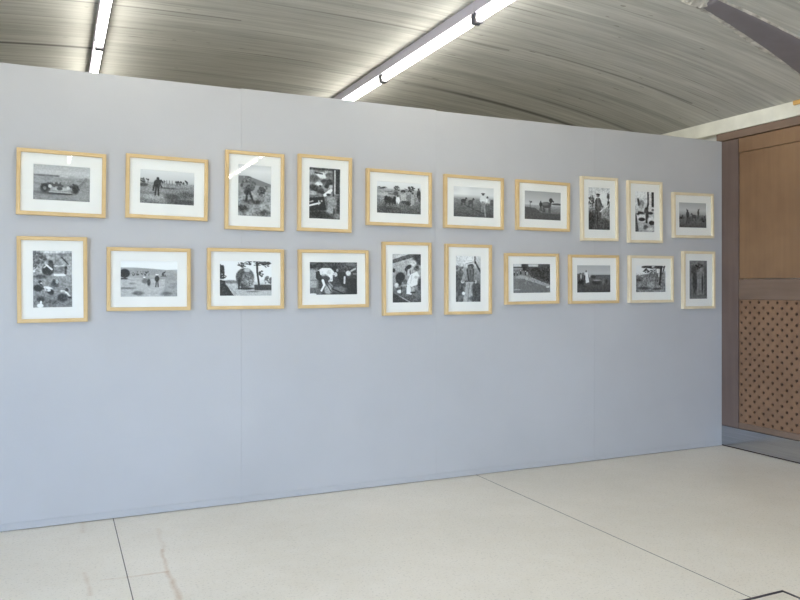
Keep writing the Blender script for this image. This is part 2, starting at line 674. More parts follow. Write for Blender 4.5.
# ------------------------------------------------------------------ floor hatch
hx, hy_, hs = 3.08, 2.44, 0.75
hb = thing('floor_hatch', 'square floor hatch with dark metal edge in the pale terrazzo', 'floor hatch', (hx - hs / 2, hy_ - hs / 2, 0))
bm = bmesh.new()
s2, w = hs / 2, 0.012
box(bm, -s2, s2, s2 - w, s2, 0, 0.004)
box(bm, -s2, s2, -s2, -s2 + w, 0, 0.004)
box(bm, -s2, -s2 + w, -s2 + w, s2 - w, 0, 0.004)
box(bm, s2 - w, s2, -s2 + w, s2 - w, 0, 0.004)
obj('hatch_frame', bm, M['hatch'], hb)
boxobj('hatch_cover', (-s2 + w + 0.003, s2 - w - 0.003, -s2 + w + 0.003, s2 - w - 0.003, 0.0, 0.002), M['floor'], hb)


# ------------------------------------------------------------------ prints: painted tone by tone
class Pic:
    def __init__(self, w, h, seed):
        self.n = 128
        self.W, self.Hh = (self.n, int(self.n * h / w)) if w > h else (int(self.n * w / h), self.n)
        u = (np.arange(self.W) + 0.5) / self.W
        v = (np.arange(self.Hh) + 0.5) / self.Hh
        self.u, self.v = np.meshgrid(u, v)
        self.a = np.full((self.Hh, self.W), 120.0)
        self.rng = np.random.default_rng(seed)
        self.asp = w / h

    def blend(self, m, val):
        self.a = self.a * (1 - m) + val * m

    def grad(self, *stops):
        vs = [s[0] for s in stops]
        gs = [s[1] for s in stops]
        self.a = np.interp(self.v, vs, gs)

    def below(self, pts, val, soft=0.015):
        """everything under a skyline given as (u, v) points"""
        e = np.interp(self.u, [p[0] for p in pts], [p[1] for p in pts])
        self.blend(np.clip((self.v - e) / soft + 0.5, 0, 1), val)

    def ell(self, cx, cy, rx, ry, val, soft=0.25, rot=0.0, k=1.0):
        c, s = math.cos(rot), math.sin(rot)
        du, dv = (self.u - cx) * self.asp, self.v - cy
        x, y = (du * c + dv * s) / (rx * self.asp), (-du * s + dv * c) / ry
        d = np.sqrt(x * x + y * y)
        self.blend(k * np.clip((1 - d) / soft + 0.5, 0, 1), val)

    def rect(self, u0, v0, u1, v1, val, soft=0.012, k=1.0):
        m = np.clip((self.u - u0) / soft + .5, 0, 1) * np.clip((u1 - self.u) / soft + .5, 0, 1)
        m = m * np.clip((self.v - v0) / soft + .5, 0, 1) * np.clip((v1 - self.v) / soft + .5, 0, 1)
        self.blend(m * k, val)

    def line(self, u0, v0, u1, v1, w, val, k=1.0):
        du, dv = (self.u - u0) * self.asp, self.v - v0
        lx, ly = (u1 - u0) * self.asp, v1 - v0
        t = np.clip((du * lx + dv * ly) / (lx * lx + ly * ly), 0, 1)
        d = np.hypot(du - t * lx, dv - t * ly)
        self.blend(k * np.clip((w - d) / 0.012 + 0.5, 0, 1), val)

    def poly(self, pts, val, k=1.0):
        m = np.zeros_like(self.a, bool)
        n = len(pts)
        for i in range(n):
            (xa, ya), (xb, yb) = pts[i], pts[(i + 1) % n]
            if ya == yb:
                continue
            c = ((ya > self.v) != (yb > self.v)) & (self.u < (xb - xa) * (self.v - ya) / (yb - ya) + xa)
            m ^= c
        self.blend(m * k, val)

    def noise(self, amp, cells=14, v0=0.0, v1=1.0, u0=0.0, u1=1.0, stretch=1.0):
        cu, cv = max(2, int(cells * self.asp / stretch)), max(2, int(cells))
        gq = self.rng.uniform(-1, 1, (cv + 1, cu + 1))
        fu, fv = self.u * cu, self.v * cv
        iu, iv = np.minimum(fu.astype(int), cu - 1), np.minimum(fv.astype(int), cv - 1)
        a, b = fu - iu, fv - iv
        a, b = a * a * (3 - 2 * a), b * b * (3 - 2 * b)
        q = gq[iv, iu] * (1 - a) * (1 - b) + gq[iv, iu + 1] * a * (1 - b) + gq[iv + 1, iu] * (1 - a) * b + gq[iv + 1, iu + 1] * a * b
        m = (self.v >= v0) & (self.v <= v1) & (self.u >= u0) & (self.u <= u1)
        self.a = self.a + amp * q * m

    def blob(self, cx, cy, rx, ry, val, n=14, r=0.35):
        """leafy crown or hay: many small ellipses"""
        for _ in range(n):
            t, q = self.rng.uniform(0, 6.28), math.sqrt(self.rng.uniform(0, 1.35))
            self.ell(cx + rx * q * math.cos(t) * 0.8, cy + ry * q * math.sin(t) * 0.8,
                     rx * r * self.rng.uniform(.45, 1.3), ry * r * self.rng.uniform(.45, 1.3),
                     val + self.rng.uniform(-26, 34), 0.6)

    def man(self, u, v0, v1, coat, legs, head=70, w=0.2, lean=0.0, hat=None):
        h = v1 - v0
        uu = h / self.asp
        self.ell(u + lean * uu, v0 + 0.08 * h, 0.075 * uu, 0.085 * h, head)
        if hat is not None:
            self.ell(u + lean * uu, v0 + 0.03 * h, 0.13 * uu, 0.035 * h, hat)
        self.ell(u + lean * uu * 0.5, v0 + 0.36 * h, w * uu * 0.8, 0.23 * h, coat)
        self.line(u - 0.05 * uu, v0 + 0.5 * h, u - 0.09 * uu, v1, 0.045 * h, legs)
        self.line(u + 0.05 * uu, v0 + 0.5 * h, u + 0.09 * uu, v1, 0.045 * h, legs)

    def beast(self, u, v, w, h, val, face=1):
        """horse or ox: trunk, neck, head and four legs"""
        self.ell(u, v, w * 0.5, h * 0.26, val)
        self.line(u + face * w * 0.36, v - 0.05 * h, u + face * w * 0.56, v - 0.42 * h, 0.09 * h, val)
        self.line(u + face * w * 0.54, v - 0.42 * h, u + face * w * 0.74, v - 0.3 * h, 0.065 * h, val)
        for q in (-0.38, -0.26, 0.26, 0.38):
            self.line(u + q * w, v + 0.1 * h, u + q * w, v + 0.6 * h, 0.045 * h, val)


def d_car(p):
    p.grad((0, 156), (0.22, 176), (0.3, 160), (0.36, 136), (1, 120)); p.rect(0, .28, .45, .33, 104, .03); p.noise(14, 26, .28, 1, 0, 1, 2)
    p.line(.93, .34, .78, .62, .03, 104, .7); p.ell(.46, .79, .38, .05, 74, .8); p.ell(.86, .85, .2, .1, 136, .9)
    p.blob(.44, .62, .3, .15, 74, 34, .25); p.ell(.2, .66, .075, .12, 44, .5); p.ell(.2, .66, .03, .05, 110, .6); p.ell(.74, .65, .06, .13, 42, .5); p.line(.7, .52, .8, .66, .025, 60)
    p.poly([(.3, .6), (.62, .58), (.66, .76), (.3, .76)], 132); p.ell(.47, .67, .13, .05, 168, .6); p.ell(.46, .66, .05, .05, 70, .5); p.line(.28, .76, .66, .77, .012, 160); p.line(.26, .8, .68, .81, .014, 52)
    for u, v in ((.28, .47), (.36, .5), (.44, .49), (.5, .5), (.57, .48), (.63, .43), (.52, .44)):
        p.ell(u, v + .06, .035, .06, 70 + 50 * (u > .5), .5); p.ell(u, v, .018, .035, 142, .5)
    p.ell(.29, .6, .03, .05, 182, .5); p.ell(.61, .63, .03, .05, 176, .5); p.noise(14, 56)


def d_walker(p):
    p.grad((0, 196), (.3, 178), (.36, 168), (.38, 128), (1, 110)); p.noise(14, 10, .38, 1, 0, 1, 3)
    for u, r in ((.04, .05), (.1, .06), (.36, .04), (.42, .045), (.7, .05), (.76, .05), (.83, .05)):
        p.blob(u, .33, r, .08, 64, 8)
    for u in (.48, .53, .58):
        p.rect(u, .28, u + .012, .4, 92)
    p.ell(.25, .8, .22, .08, 142, .6); p.ell(.6, .78, .14, .09, 74, .7); p.ell(.85, .7, .16, .1, 82, .7); p.ell(.8, .92, .25, .08, 66, .7)
    p.ell(.5, .52, .2, .03, 88, .8); p.ell(.06, .45, .09, .05, 70, .6)
    p.man(.31, .2, .74, 54, 46, 56, .24, .04); p.line(.27, .35, .24, .6, .025, 54); p.line(.34, .36, .4, .5, .02, 60); p.noise(24, 44, .36)


def d_hayman(p):
    p.grad((0, 178), (.12, 196), (.24, 186), (1, 120)); p.noise(9, 5, 0, .25, 0, 1, 2)
    p.below([(0, .22), (.3, .22), (1, .36)], 112); p.below([(0, .36), (1, .42)], 138)
    p.blob(.3, .38, .22, .14, 88, 70, .2); p.blob(.24, .28, .1, .07, 104, 24, .25); p.blob(.38, .44, .14, .06, 66, 24, .25); p.ell(.28, .53, .1, .06, 56, .6)
    p.line(.27, .55, .25, .7, .02, 52); p.line(.36, .55, .44, .7, .02, 52); p.blob(.68, .5, .13, .09, 62, 12); p.blob(.86, .42, .06, .04, 80, 6)
    p.ell(.45, .72, .3, .05, 78, .8); p.ell(.12, .85, .2, .07, 66, .8); p.ell(.8, .93, .25, .06, 84, .8); p.noise(28, 40, .5); p.noise(18, 22, .6)


def d_farmyard(p):
    p.grad((0, 104), (.1, 150), (.3, 132), (1, 64)); p.rect(0, 0, 1, .05, 62, .02); p.noise(34, 18, 0, .55)
    p.ell(.4, .15, .2, .06, 212, .5); p.line(.18, .1, .42, .12, .012, 54); p.ell(.24, .11, .05, .015, 50); p.ell(.15, .22, .17, .07, 84, .5); p.ell(.65, .14, .14, .05, 96, .5); p.ell(.5, .27, .14, .05, 76, .5)
    p.ell(.3, .33, .12, .05, 206, .5); p.ell(.35, .36, .045, .02, 34); p.ell(.15, .4, .17, .06, 60, .6); p.ell(.22, .47, .14, .04, 52, .6); p.ell(.65, .28, .1, .07, 52, .5); p.ell(.56, .36, .07, .04, 40, .5); p.ell(.7, .36, .06, .04, 168, .5)
    p.ell(.1, .5, .16, .04, 156, .6); p.rect(.75, 0, .8, .55, 40); p.rect(.85, 0, .98, .5, 46); p.rect(.795, .03, .845, .5, 176, .015); p.ell(.4, .46, .08, .05, 60, .6); p.ell(.48, .5, .05, .03, 40)
    p.line(.5, .53, .7, .43, .03, 222); p.ell(.6, .5, .1, .035, 216, .5, -.5); p.ell(.62, .52, .07, .025, 44); p.poly([(0, .6), (.47, .56), (.56, .82), (0, .86)], 32)
    p.line(0, .75, .34, .69, .016, 222); p.line(.02, .68, .12, .66, .012, 168); p.rect(.29, .64, .33, .73, 190); p.ell(.4, .65, .03, .02, 150)
    p.poly([(.58, .58), (.8, .55), (.9, .68), (.82, .8), (.6, .8)], 136); p.ell(.7, .84, .14, .05, 150, .6); p.ell(.8, .86, .03, .08, 56, .5); p.ell(.25, .92, .35, .07, 44, .7); p.ell(.95, .75, .06, .2, 56, .6); p.ell(.9, .93, .1, .05, 120, .6); p.noise(24, 46)


def d_haycart(p):
    p.grad((0, 206), (.2, 196), (.26, 144), (.5, 124), (1, 70)); p.noise(16, 26, .25)
    p.blob(.1, .2, .12, .035, 54, 26, .3); p.blob(.45, .2, .07, .09, 78, 34, .22); p.blob(.77, .2, .09, .09, 56, 40, .22); p.blob(.97, .35, .06, .24, 52, 40, .22); p.blob(.63, .24, .06, .05, 100, 12, .3)
    p.ell(.2, .4, .2, .05, 164, .6); p.rect(.25, .37, .4, .4, 66, .02); p.rect(.22, .3, .42, .33, 100, .02); p.ell(.43, .36, .05, .07, 74, .5); p.rect(.04, .52, .18, .56, 150, .04)
    p.ell(.27, .58, .1, .1, 44, .4); p.ell(.21, .52, .04, .07, 40, .4); p.line(.21, .6, .2, .74, .02, 42); p.line(.28, .6, .29, .74, .02, 46); p.line(.34, .6, .35, .72, .02, 50)
    p.ell(.4, .58, .045, .12, 36); p.ell(.47, .57, .045, .13, 212, .4); p.ell(.47, .44, .022, .035, 70); p.line(.46, .66, .46, .78, .02, 110)
    p.poly([(.53, .34), (.64, .34), (.66, .58), (.54, .6)], 160); p.ell(.59, .28, .05, .045, 36, .4); p.ell(.59, .32, .03, .03, 110, .5); p.rect(.55, .58, .65, .68, 60, .02); p.line(.57, .66, .57, .82, .02, 96); p.line(.63, .66, .63, .8, .02, 84)
    p.poly([(.68, .38), (.76, .36), (.78, .66), (.68, .68)], 112); p.ell(.71, .35, .025, .035, 150, .5); p.poly([(.77, .36), (.84, .36), (.85, .66), (.76, .74)], 150); p.ell(.81, .33, .022, .035, 60, .5)
    p.ell(.7, .66, .06, .07, 46, .6); p.ell(.2, .87, .3, .08, 66, .8); p.ell(.75, .88, .2, .05, 84, .8); p.noise(28, 46, .3)


def d_plough(p):
    p.grad((0, 170), (.25, 180), (.34, 152), (.4, 112), (.6, 86), (1, 60)); p.noise(8, 8, 0, .35, 0, 1, 3)
    p.rect(0, .36, .55, .4, 130, .03); p.beast(.24, .47, .12, .24, 52, 1); p.beast(.42, .5, .12, .28, 58, 1)
    p.line(.3, .62, .95, .98, .012, 50); p.line(.1, .66, .7, 1, .01, 74)
    p.man(.73, .18, .78, 176, 108, 58, .26, .0, 66); p.man(.84, .28, .78, 158, 74, 60, .22); p.ell(.82, .42, .025, .06, 205); p.rect(.92, .4, 1, .6, 70, .03); p.noise(10, 46, .4)
    p.line(.76, .62, .79, .95, .03, 116); p.noise(12, 30, .4, 1, 0, 1, 2)


def d_whitehorse(p):
    p.grad((0, 132), (.42, 158), (.47, 164), (.5, 132), (.62, 110), (1, 70)); p.ell(.9, .44, .16, .05, 70, .5); p.rect(.55, .465, 1, .49, 176, .02)
    p.line(.15, .4, .15, .58, .012, 66); p.blob(.15, .38, .05, .06, 74, 6); p.below([(0, .56), (.3, .6), (.45, .75), (1, .78)], 72)
    p.beast(.6, .47, .26, .42, 64, 1); p.ell(.56, .43, .1, .06, 96, .6); p.man(.44, .33, .68, 50, 44, 60, .24); p.ell(.72, .3, .05, .08, 52)
    p.line(.56, .62, .56, .72, .015, 60); p.noise(10, 34, .5)


def d_reaper(p):
    p.grad((0, 160), (.3, 178), (.5, 140), (1, 60)); p.ell(.7, .25, .24, .16, 196, .8); p.blob(.14, .33, .14, .14, 66, 44, .2); p.blob(.93, .33, .08, .22, 66, 40, .2); p.blob(.88, .6, .14, .12, 108, 36, .2)
    p.ell(.45, .19, .075, .045, 96, .4); p.ell(.45, .165, .095, .022, 36, .4); p.poly([(.36, .25), (.53, .24), (.6, .36), (.6, .5), (.56, .98), (.3, .98), (.28, .5), (.3, .32)], 74)
    p.ell(.42, .36, .11, .09, 96, .6); p.line(.53, .3, .6, .42, .03, 70); p.line(.6, .42, .72, .48, .022, 76); p.line(.54, .57, .88, .42, .011, 204); p.ell(.7, .475, .035, .018, 170); p.line(.36, .3, .4, .6, .02, 56)
    p.line(.42, .62, .42, .98, .012, 50); p.ell(.12, .75, .2, .2, 46, .7); p.ell(.75, .85, .2, .12, 66, .7); p.blob(.2, .55, .1, .07, 84, 20, .25); p.noise(26, 46)


def d_baskets(p):
    p.grad((0, 190), (.3, 170), (1, 126)); p.rect(.64, 0, .72, .36, 52, .02); p.rect(.86, 0, .99, .38, 40, .02); p.rect(.74, 0, .83, .3, 172, .02); p.line(.68, .3, .62, .42, .03, 60)
    p.ell(.33, .29, .15, .085, 112, .4); p.line(.16, .2, .2, .3, .03, 46); p.ell(.2, .31, .06, .05, 64, .5); p.ell(.3, .38, .1, .04, 142, .6); p.noise(12, 24, 0, .4)
    p.ell(.6, .43, .1, .045, 38); p.ell(.52, .48, .05, .06, 70, .6); p.ell(.82, .47, .15, .08, 164, .4); p.ell(.8, .53, .14, .035, 50, .5); p.ell(.92, .45, .06, .03, 80, .5)
    p.ell(.25, .54, .22, .05, 42, .5); p.ell(.08, .5, .07, .05, 150, .5); p.ell(.33, .47, .1, .03, 152, .6)
    p.ell(.34, .66, .25, .1, 178, .25); p.ell(.35, .69, .17, .045, 34, .4); p.ell(.62, .62, .08, .1, 42, .5); p.line(.64, .5, .6, .75, .04, 50)
    p.ell(.83, .72, .19, .11, 176, .25); p.ell(.86, .77, .15, .055, 30, .4); p.poly([(0, .55), (.08, .6), (.18, 1), (0, 1)], 58); p.ell(.52, .88, .14, .05, 66, .6); p.ell(.8, .93, .22, .05, 162, .6); p.ell(.33, .85, .12, .08, 150, .6); p.noise(22, 44)


def d_fieldhands(p):
    p.grad((0, 140), (.3, 158), (.45, 134), (.55, 98), (1, 66)); p.blob(.1, .6, .12, .1, 56, 10); p.blob(.9, .65, .12, .1, 50, 12)
    p.man(.31, .28, .82, 60, 46, 66, .2); p.line(.3, .42, .27, .26, .015, 60); p.man(.7, .25, .65, 58, 50, 62, .18); p.line(.7, .36, .75, .24, .013, 62)
    p.beast(.55, .55, .16, .28, 62, -1); p.ell(.4, .68, .1, .1, 70, .7); p.noise(12, 28, .45)


def d_threshing(p):
    p.grad((0, 132), (.3, 146), (1, 106)); p.noise(28, 24, 0, .4); p.blob(.14, .12, .22, .12, 84, 50, .2); p.ell(.55, .02, .4, .025, 196, .8); p.rect(.55, .04, 1, .1, 120, .03, .6)
    p.ell(.38, .34, .15, .1, 40, .3); p.ell(.45, .21, .06, .04, 46); p.ell(.45, .25, .08, .03, 60, .5); p.line(.34, .25, .48, .33, .015, 224); p.line(.28, .3, .36, .25, .01, 190); p.rect(.53, .41, .83, .445, 232, .02)
    p.line(.55, .27, .78, .265, .01, 186); p.rect(.56, .29, .8, .39, 118, .02); p.ell(.84, .31, .04, .04, 40); p.line(.84, .33, .83, .4, .02, 50); p.ell(.95, .36, .09, .07, 152, .6); p.line(.74, .12, .9, .24, .01, 60)
    p.blob(.08, .27, .1, .06, 60, 18, .25); p.ell(.2, .46, .16, .035, 66, .7); p.line(.02, .36, .12, .3, .01, 196); p.ell(.03, .37, .03, .015, 220)
    p.ell(.13, .66, .11, .06, 38, .5); p.ell(.18, .55, .045, .03, 54); p.ell(.21, .59, .025, .03, 206); p.line(.2, .6, .26, .66, .02, 60); p.ell(.38, .655, .11, .022, 222, .5, .2); p.line(.3, .64, .32, .7, .012, 200)
    p.ell(.56, .59, .1, .05, 56, .5); p.ell(.53, .53, .04, .03, 50); p.ell(.61, .55, .04, .03, 176, .5); p.ell(.45, .73, .08, .045, 32, .5); p.ell(.4, .7, .05, .02, 190, .5)
    p.ell(.74, .83, .13, .07, 42, .5); p.line(.82, .72, .93, .8, .014, 206); p.ell(.85, .69, .045, .03, 54); p.ell(.75, .71, .06, .015, 200, .5); p.ell(.93, .83, .05, .02, 56, .5)
    p.ell(.2, .85, .1, .05, 56, .6); p.ell(.18, .965, .08, .035, 242, .3); p.ell(.2, .91, .025, .03, 220); p.ell(.5, .9, .15, .04, 76, .8); p.noise(26, 46)


def d_hillside(p):
    p.grad((0, 206), (.18, 222), (1, 160)); p.below([(0, .19), (.25, .19), (.55, .22), (.8, .25), (1, .24)], 146)
    p.below([(0, .46), (.5, .5), (1, .52)], 164); p.noise(9, 14, .2, .5, 0, 1, 3)
    p.ell(.07, .35, .09, .12, 40, .25); p.line(.07, .44, .08, .5, .02, 52); p.rect(0, .48, .12, .52, 60, .02)
    for u in (.22, .28, .37, .42, .47):
        p.blob(u, .35, .035, .06, 78, 6)
    p.blob(.76, .35, .045, .07, 66, 8); p.rect(.7, .42, .8, .44, 74, .02); p.below([(.75, 1.2), (.78, .48), (1, .5), (1, .58)], 140)
    p.ell(.42, .56, .05, .07, 106, .5); p.ell(.49, .6, .03, .1, 62, .5); p.ell(.41, .46, .02, .02, 232)
    p.man(.635, .37, .72, 42, 36, 150, .22, 0, 226); p.ell(.3, .9, .09, .06, 92, .8); p.ell(.8, .92, .1, .05, 98, .8); p.ell(.1, .76, .15, .03, 116, .8)
    p.ell(.2, .63, .06, .03, 130, .8); p.noise(12, 22, .5, 1, 0, 1, 2); p.noise(10, 40, .25)


def d_haywagon(p):
    p.grad((0, 232), (.5, 222), (.6, 196), (.7, 176), (1, 168)); p.ell(.2, .6, .16, .05, 116, .5); p.poly([(0, .55), (.1, .62), (.27, 1), (0, 1)], 50); p.noise(14, 30, .55, 1, 0, .4)
    p.blob(.02, .3, .07, .2, 50, 40, .25); p.blob(.06, .45, .07, .06, 58, 14, .3); p.blob(.04, .58, .06, .06, 56, 10, .4)
    p.blob(.72, .05, .26, .08, 46, 60, .16); p.blob(.42, .11, .1, .07, 58, 26, .22); p.blob(.9, .12, .06, .06, 60, 14, .25); p.blob(.79, .36, .05, .1, 54, 20, .25)
    p.line(.71, 0, .715, .3, .03, 40); p.line(.715, .3, .75, .68, .028, 40); p.rect(.66, .68, 1, .84, 62, .03); p.blob(.93, .55, .09, .1, 92, 22, .3); p.rect(.82, .55, .9, .62, 190, .02, .6)
    p.ell(.48, .46, .175, .26, 84, .15); p.ell(.48, .62, .15, .14, 80, .3); p.blob(.44, .4, .13, .17, 78, 60, .16); p.blob(.52, .52, .13, .17, 116, 70, .14); p.ell(.52, .26, .06, .06, 176, .7)
    p.blob(.57, .63, .09, .1, 128, 26, .2); p.line(.42, .3, .4, .62, .012, 60); p.line(.365, .5, .362, .8, .022, 34); p.ell(.365, .5, .02, .04, 60)
    p.line(.42, .66, .42, .78, .015, 40); p.ell(.5, .79, .15, .035, 50, .6); p.ell(.64, .88, .12, .02, 112, .8); p.line(.1, .66, .33, .95, .012, 140, .6); p.noise(16, 50, .15)


def d_bending(p):
    p.grad((0, 62), (.12, 72), (.3, 58), (1, 60)); p.noise(34, 22, 0, .3); p.rect(-.1, .22, .16, .8, 156, .08); p.ell(.05, .14, .1, .05, 42, .6); p.rect(0, .54, .2, .57, 120, .03); p.rect(0, .8, .25, 1, 96, .05)
    p.poly([(.17, .26), (.26, .18), (.44, .19), (.5, .28), (.52, .42), (.44, .48), (.3, .42), (.2, .38)], 214); p.ell(.3, .4, .06, .04, 168, .8); p.ell(.4, .3, .05, .06, 186, .8)
    p.line(.45, .4, .45, .55, .045, 212); p.line(.45, .53, .4, .58, .03, 190); p.ell(.53, .38, .05, .07, 190, .4); p.ell(.5, .42, .03, .02, 60)
    p.poly([(.12, .3), (.2, .26), (.24, .5), (.32, .56), (.2, .58), (.13, .5)], 42); p.ell(.33, .5, .07, .09, 62, .5); p.ell(.53, .19, .055, .09, 34, .4); p.ell(.575, .25, .025, .045, 146)
    p.line(.27, .56, .3, .7, .04, 226); p.line(.3, .7, .24, .87, .03, 216); p.ell(.38, .84, .08, .15, 158, .6); p.line(.33, .62, .44, .9, .014, 50); p.line(.4, .62, .47, .74, .02, 130)
    p.poly([(.56, .3), (.72, .3), (.78, .5), (.98, .5), (1, 1), (.8, 1), (.62, .6)], 40); p.ell(.81, .34, .055, .08, 204, .4, .3); p.line(.87, .27, .96, .2, .025, 182); p.line(.73, .46, .725, .64, .03, 192); p.ell(.95, .36, .05, .03, 120, .5); p.ell(.85, .06, .12, .05, 104, .6)
    p.ell(.62, .84, .14, .1, 104, .7); p.line(.47, .82, .72, .98, .02, 34); p.ell(.06, .98, .08, .03, 214); p.noise(22, 46)


def d_meal(p):
    p.grad((0, 172), (.2, 164), (.5, 146), (1, 60)); p.poly([(0, .12), (.7, -.02), (1, 0), (.85, .05), (0, .2)], 82); p.ell(.92, .1, .2, .13, 54, .5); p.noise(12, 20)
    p.ell(.72, .19, .12, .07, 188, .5); p.ell(.05, .34, .05, .045, 38); p.ell(.27, .48, .17, .1, 34, .3, -.6); p.ell(.22, .58, .1, .08, 36, .4); p.ell(.56, .27, .11, .04, 36, .4, -.5); p.ell(.48, .32, .05, .04, 44, .5)
    p.ell(.84, .3, .1, .05, 92, .5); p.ell(.86, .27, .06, .03, 44); p.poly([(.62, .42), (.86, .36), (.96, .48), (.92, .62), (.66, .68), (.5, .6)], 222); p.ell(.82, .48, .06, .03, 178, .8); p.line(.68, .44, .62, .6, .01, 176)
    p.ell(.56, .4, .07, .05, 196, .5); p.ell(.5, .38, .02, .06, 70, .5); p.ell(.62, .38, .025, .05, 88, .5); p.ell(.44, .57, .07, .05, 84, .5); p.ell(.42, .64, .08, .025, 150, .5)
    p.poly([(.5, .62), (.62, .64), (.66, .84), (.48, .82)], 222); p.rect(.33, .7, .47, .83, 92, .03); p.ell(.14, .64, .07, .05, 206, .5); p.ell(.2, .72, .08, .025, 60, .5); p.ell(.25, .77, .09, .035, 216, .5); p.line(.3, .68, .32, .84, .01, 40)
    p.ell(.7, .73, .07, .05, 156); p.rect(.62, .78, .8, .81, 44); p.ell(.95, .62, .08, .14, 58, .6); p.ell(.82, .7, .06, .04, 120, .6); p.poly([(0, .8), (.6, .98), (.6, 1), (0, 1)], 42); p.line(.25, .87, .6, .99, .012, 140); p.ell(.8, .93, .16, .05, 84, .7); p.noise(24, 46)


def d_strawhat(p):
    p.grad((0, 176), (.2, 166), (.3, 120), (1, 66)); p.blob(.15, .33, .2, .12, 92, 50, .2); p.ell(.12, .6, .22, .22, 58, .7); p.noise(22, 26, .2, 1, 0, .45); p.rect(.74, 0, .79, .16, 46); p.line(.78, .13, 1, .35, .022, 34); p.ell(.95, .1, .12, .12, 160, .8)
    p.poly([(.36, .3), (.5, .24), (.72, .26), (.8, .34), (.83, .55), (.36, .56)], 106); p.ell(.6, .22, .12, .06, 52, .4); p.ell(.57, .25, .06, .035, 90, .5)
    p.ell(.52, .145, .19, .035, 196, .4, -.12); p.ell(.55, .09, .11, .06, 198, .4); p.line(.4, .17, .7, .13, .01, 120); p.line(.46, .11, .64, .1, .008, 150)
    p.poly([(.42, .54), (.74, .54), (.7, .8), (.64, 1), (.28, 1), (.36, .8)], 138); p.line(.55, .6, .48, 1, .01, 100); p.ell(.82, .72, .18, .16, 54, .5); p.ell(.27, .56, .07, .035, 186, .5); p.ell(.8, .56, .05, .04, 150, .5); p.ell(.31, .81, .06, .035, 206, .5)
    p.line(.4, .32, .28, .54, .035, 128); p.line(.46, .3, .52, .54, .02, 50); p.line(.7, .3, .68, .54, .02, 56); p.line(.38, .55, .76, .55, .012, 50); p.line(.58, .32, .6, .52, .03, 72); p.ell(.8, .93, .25, .06, 58, .7); p.noise(20, 46)


def d_road(p):
    p.grad((0, 70), (.2, 60), (1, 76)); p.rect(0, 0, .22, .1, 166, .03); p.rect(.4, .01, .67, .1, 160, .03); p.blob(.3, .1, .1, .1, 50, 12)
    p.poly([(0, .2), (.3, .24), (.55, .5), (1, .72), (1, 1), (0, 1)], 96); p.poly([(.3, .42), (.55, .5), (1, .74), (1, .82), (.5, .62), (.25, .5)], 126); p.rect(0, .15, .25, .2, 128, .03)
    p.poly([(.35, .2), (1, .15), (1, .66), (.6, .46)], 54); p.noise(20, 26, .1, .7, .3, 1)
    for u, v in ((.03, .35), (.11, .38), (.33, .33), (.2, .3)):
        p.ell(u, v, .02, .07, 44); p.ell(u, v - .07, .012, .02, 160)
    p.ell(.37, .33, .03, .06, 124); p.ell(.2, .45, .15, .06, 130, .8); p.ell(.93, .8, .05, .018, 176); p.ell(.1, .88, .1, .02, 130, .6); p.noise(10, 30)


def d_procession(p):
    p.grad((0, 138), (.3, 152), (.36, 128), (.4, 84), (1, 58)); p.rect(.55, .36, 1, .4, 66, .03); p.blob(.12, .58, .17, .24, 46, 26)
    for u, v in ((.03, .34), (.1, .32), (.18, .3), (.27, .22)):
        p.ell(u, v, .02, .035, 60); p.ell(u, v + .14, .03, .12, 70, .5)
    p.ell(.12, .42, .02, .1, 156, .5); p.poly([(.24, .27), (.31, .25), (.36, .62), (.26, .66)], 184); p.ell(.38, .36, .025, .1, 150, .5)
    p.ell(.48, .42, .08, .06, 50, .5); p.ell(.58, .64, .14, .07, 46, .5); p.ell(.6, .55, .12, .03, 120, .7); p.ell(.88, .6, .03, .08, 48, .6); p.ell(.78, .6, .03, .1, 96, .7); p.noise(12, 30, .35)


def d_orchard(p):
    p.grad((0, 184), (.3, 182), (.42, 116), (1, 98)); p.below([(0, .38), (.2, .35), (.42, .3), (1, .26)], 104); p.noise(26, 24, .32); p.blob(.2, .48, .2, .08, 96, 30, .25)
    p.blob(.6, .06, .42, .07, 44, 80, .16); p.blob(.36, .18, .13, .09, 50, 30, .22); p.blob(.6, .22, .12, .09, 64, 26, .22); p.blob(.52, .38, .08, .14, 84, 26, .22)
    p.line(.86, 0, .83, .35, .055, 36); p.line(.83, .35, .8, .7, .045, 42); p.line(.97, 0, .9, .3, .03, 48); p.rect(.755, .15, .79, .42, 172, .02); p.rect(.9, .2, 1, .5, 120, .04, .7); p.blob(.7, .45, .06, .2, 72, 26, .22)
    p.ell(.1, .55, .1, .05, 62, .7); p.ell(.25, .85, .2, .05, 66, .8); p.ell(.7, .88, .14, .03, 56, .7); p.ell(.5, .72, .1, .1, 132, .8); p.ell(.8, .95, .2, .04, 120, .8); p.noise(26, 46, .25)


def d_pair(p):
    p.grad((0, 104), (.15, 96), (1, 84)); p.blob(.55, .17, .22, .08, 42, 14); p.ell(.3, .55, .12, .3, 52, .5); p.ell(.32, .22, .08, .07, 66); p.ell(.2, .25, .1, .1, 62, .6)
    p.poly([(.54, .28), (.8, .28), (.84, .9), (.55, .9)], 108); p.ell(.66, .24, .09, .06, 124, .5); p.ell(.73, .6, .05, .24, 52, .6); p.rect(.44, .3, .52, .9, 116, .03)
    p.ell(.9, .5, .08, .4, 74, .7); p.rect(0, .92, 1, 1, 92, .04); p.noise(14, 28)


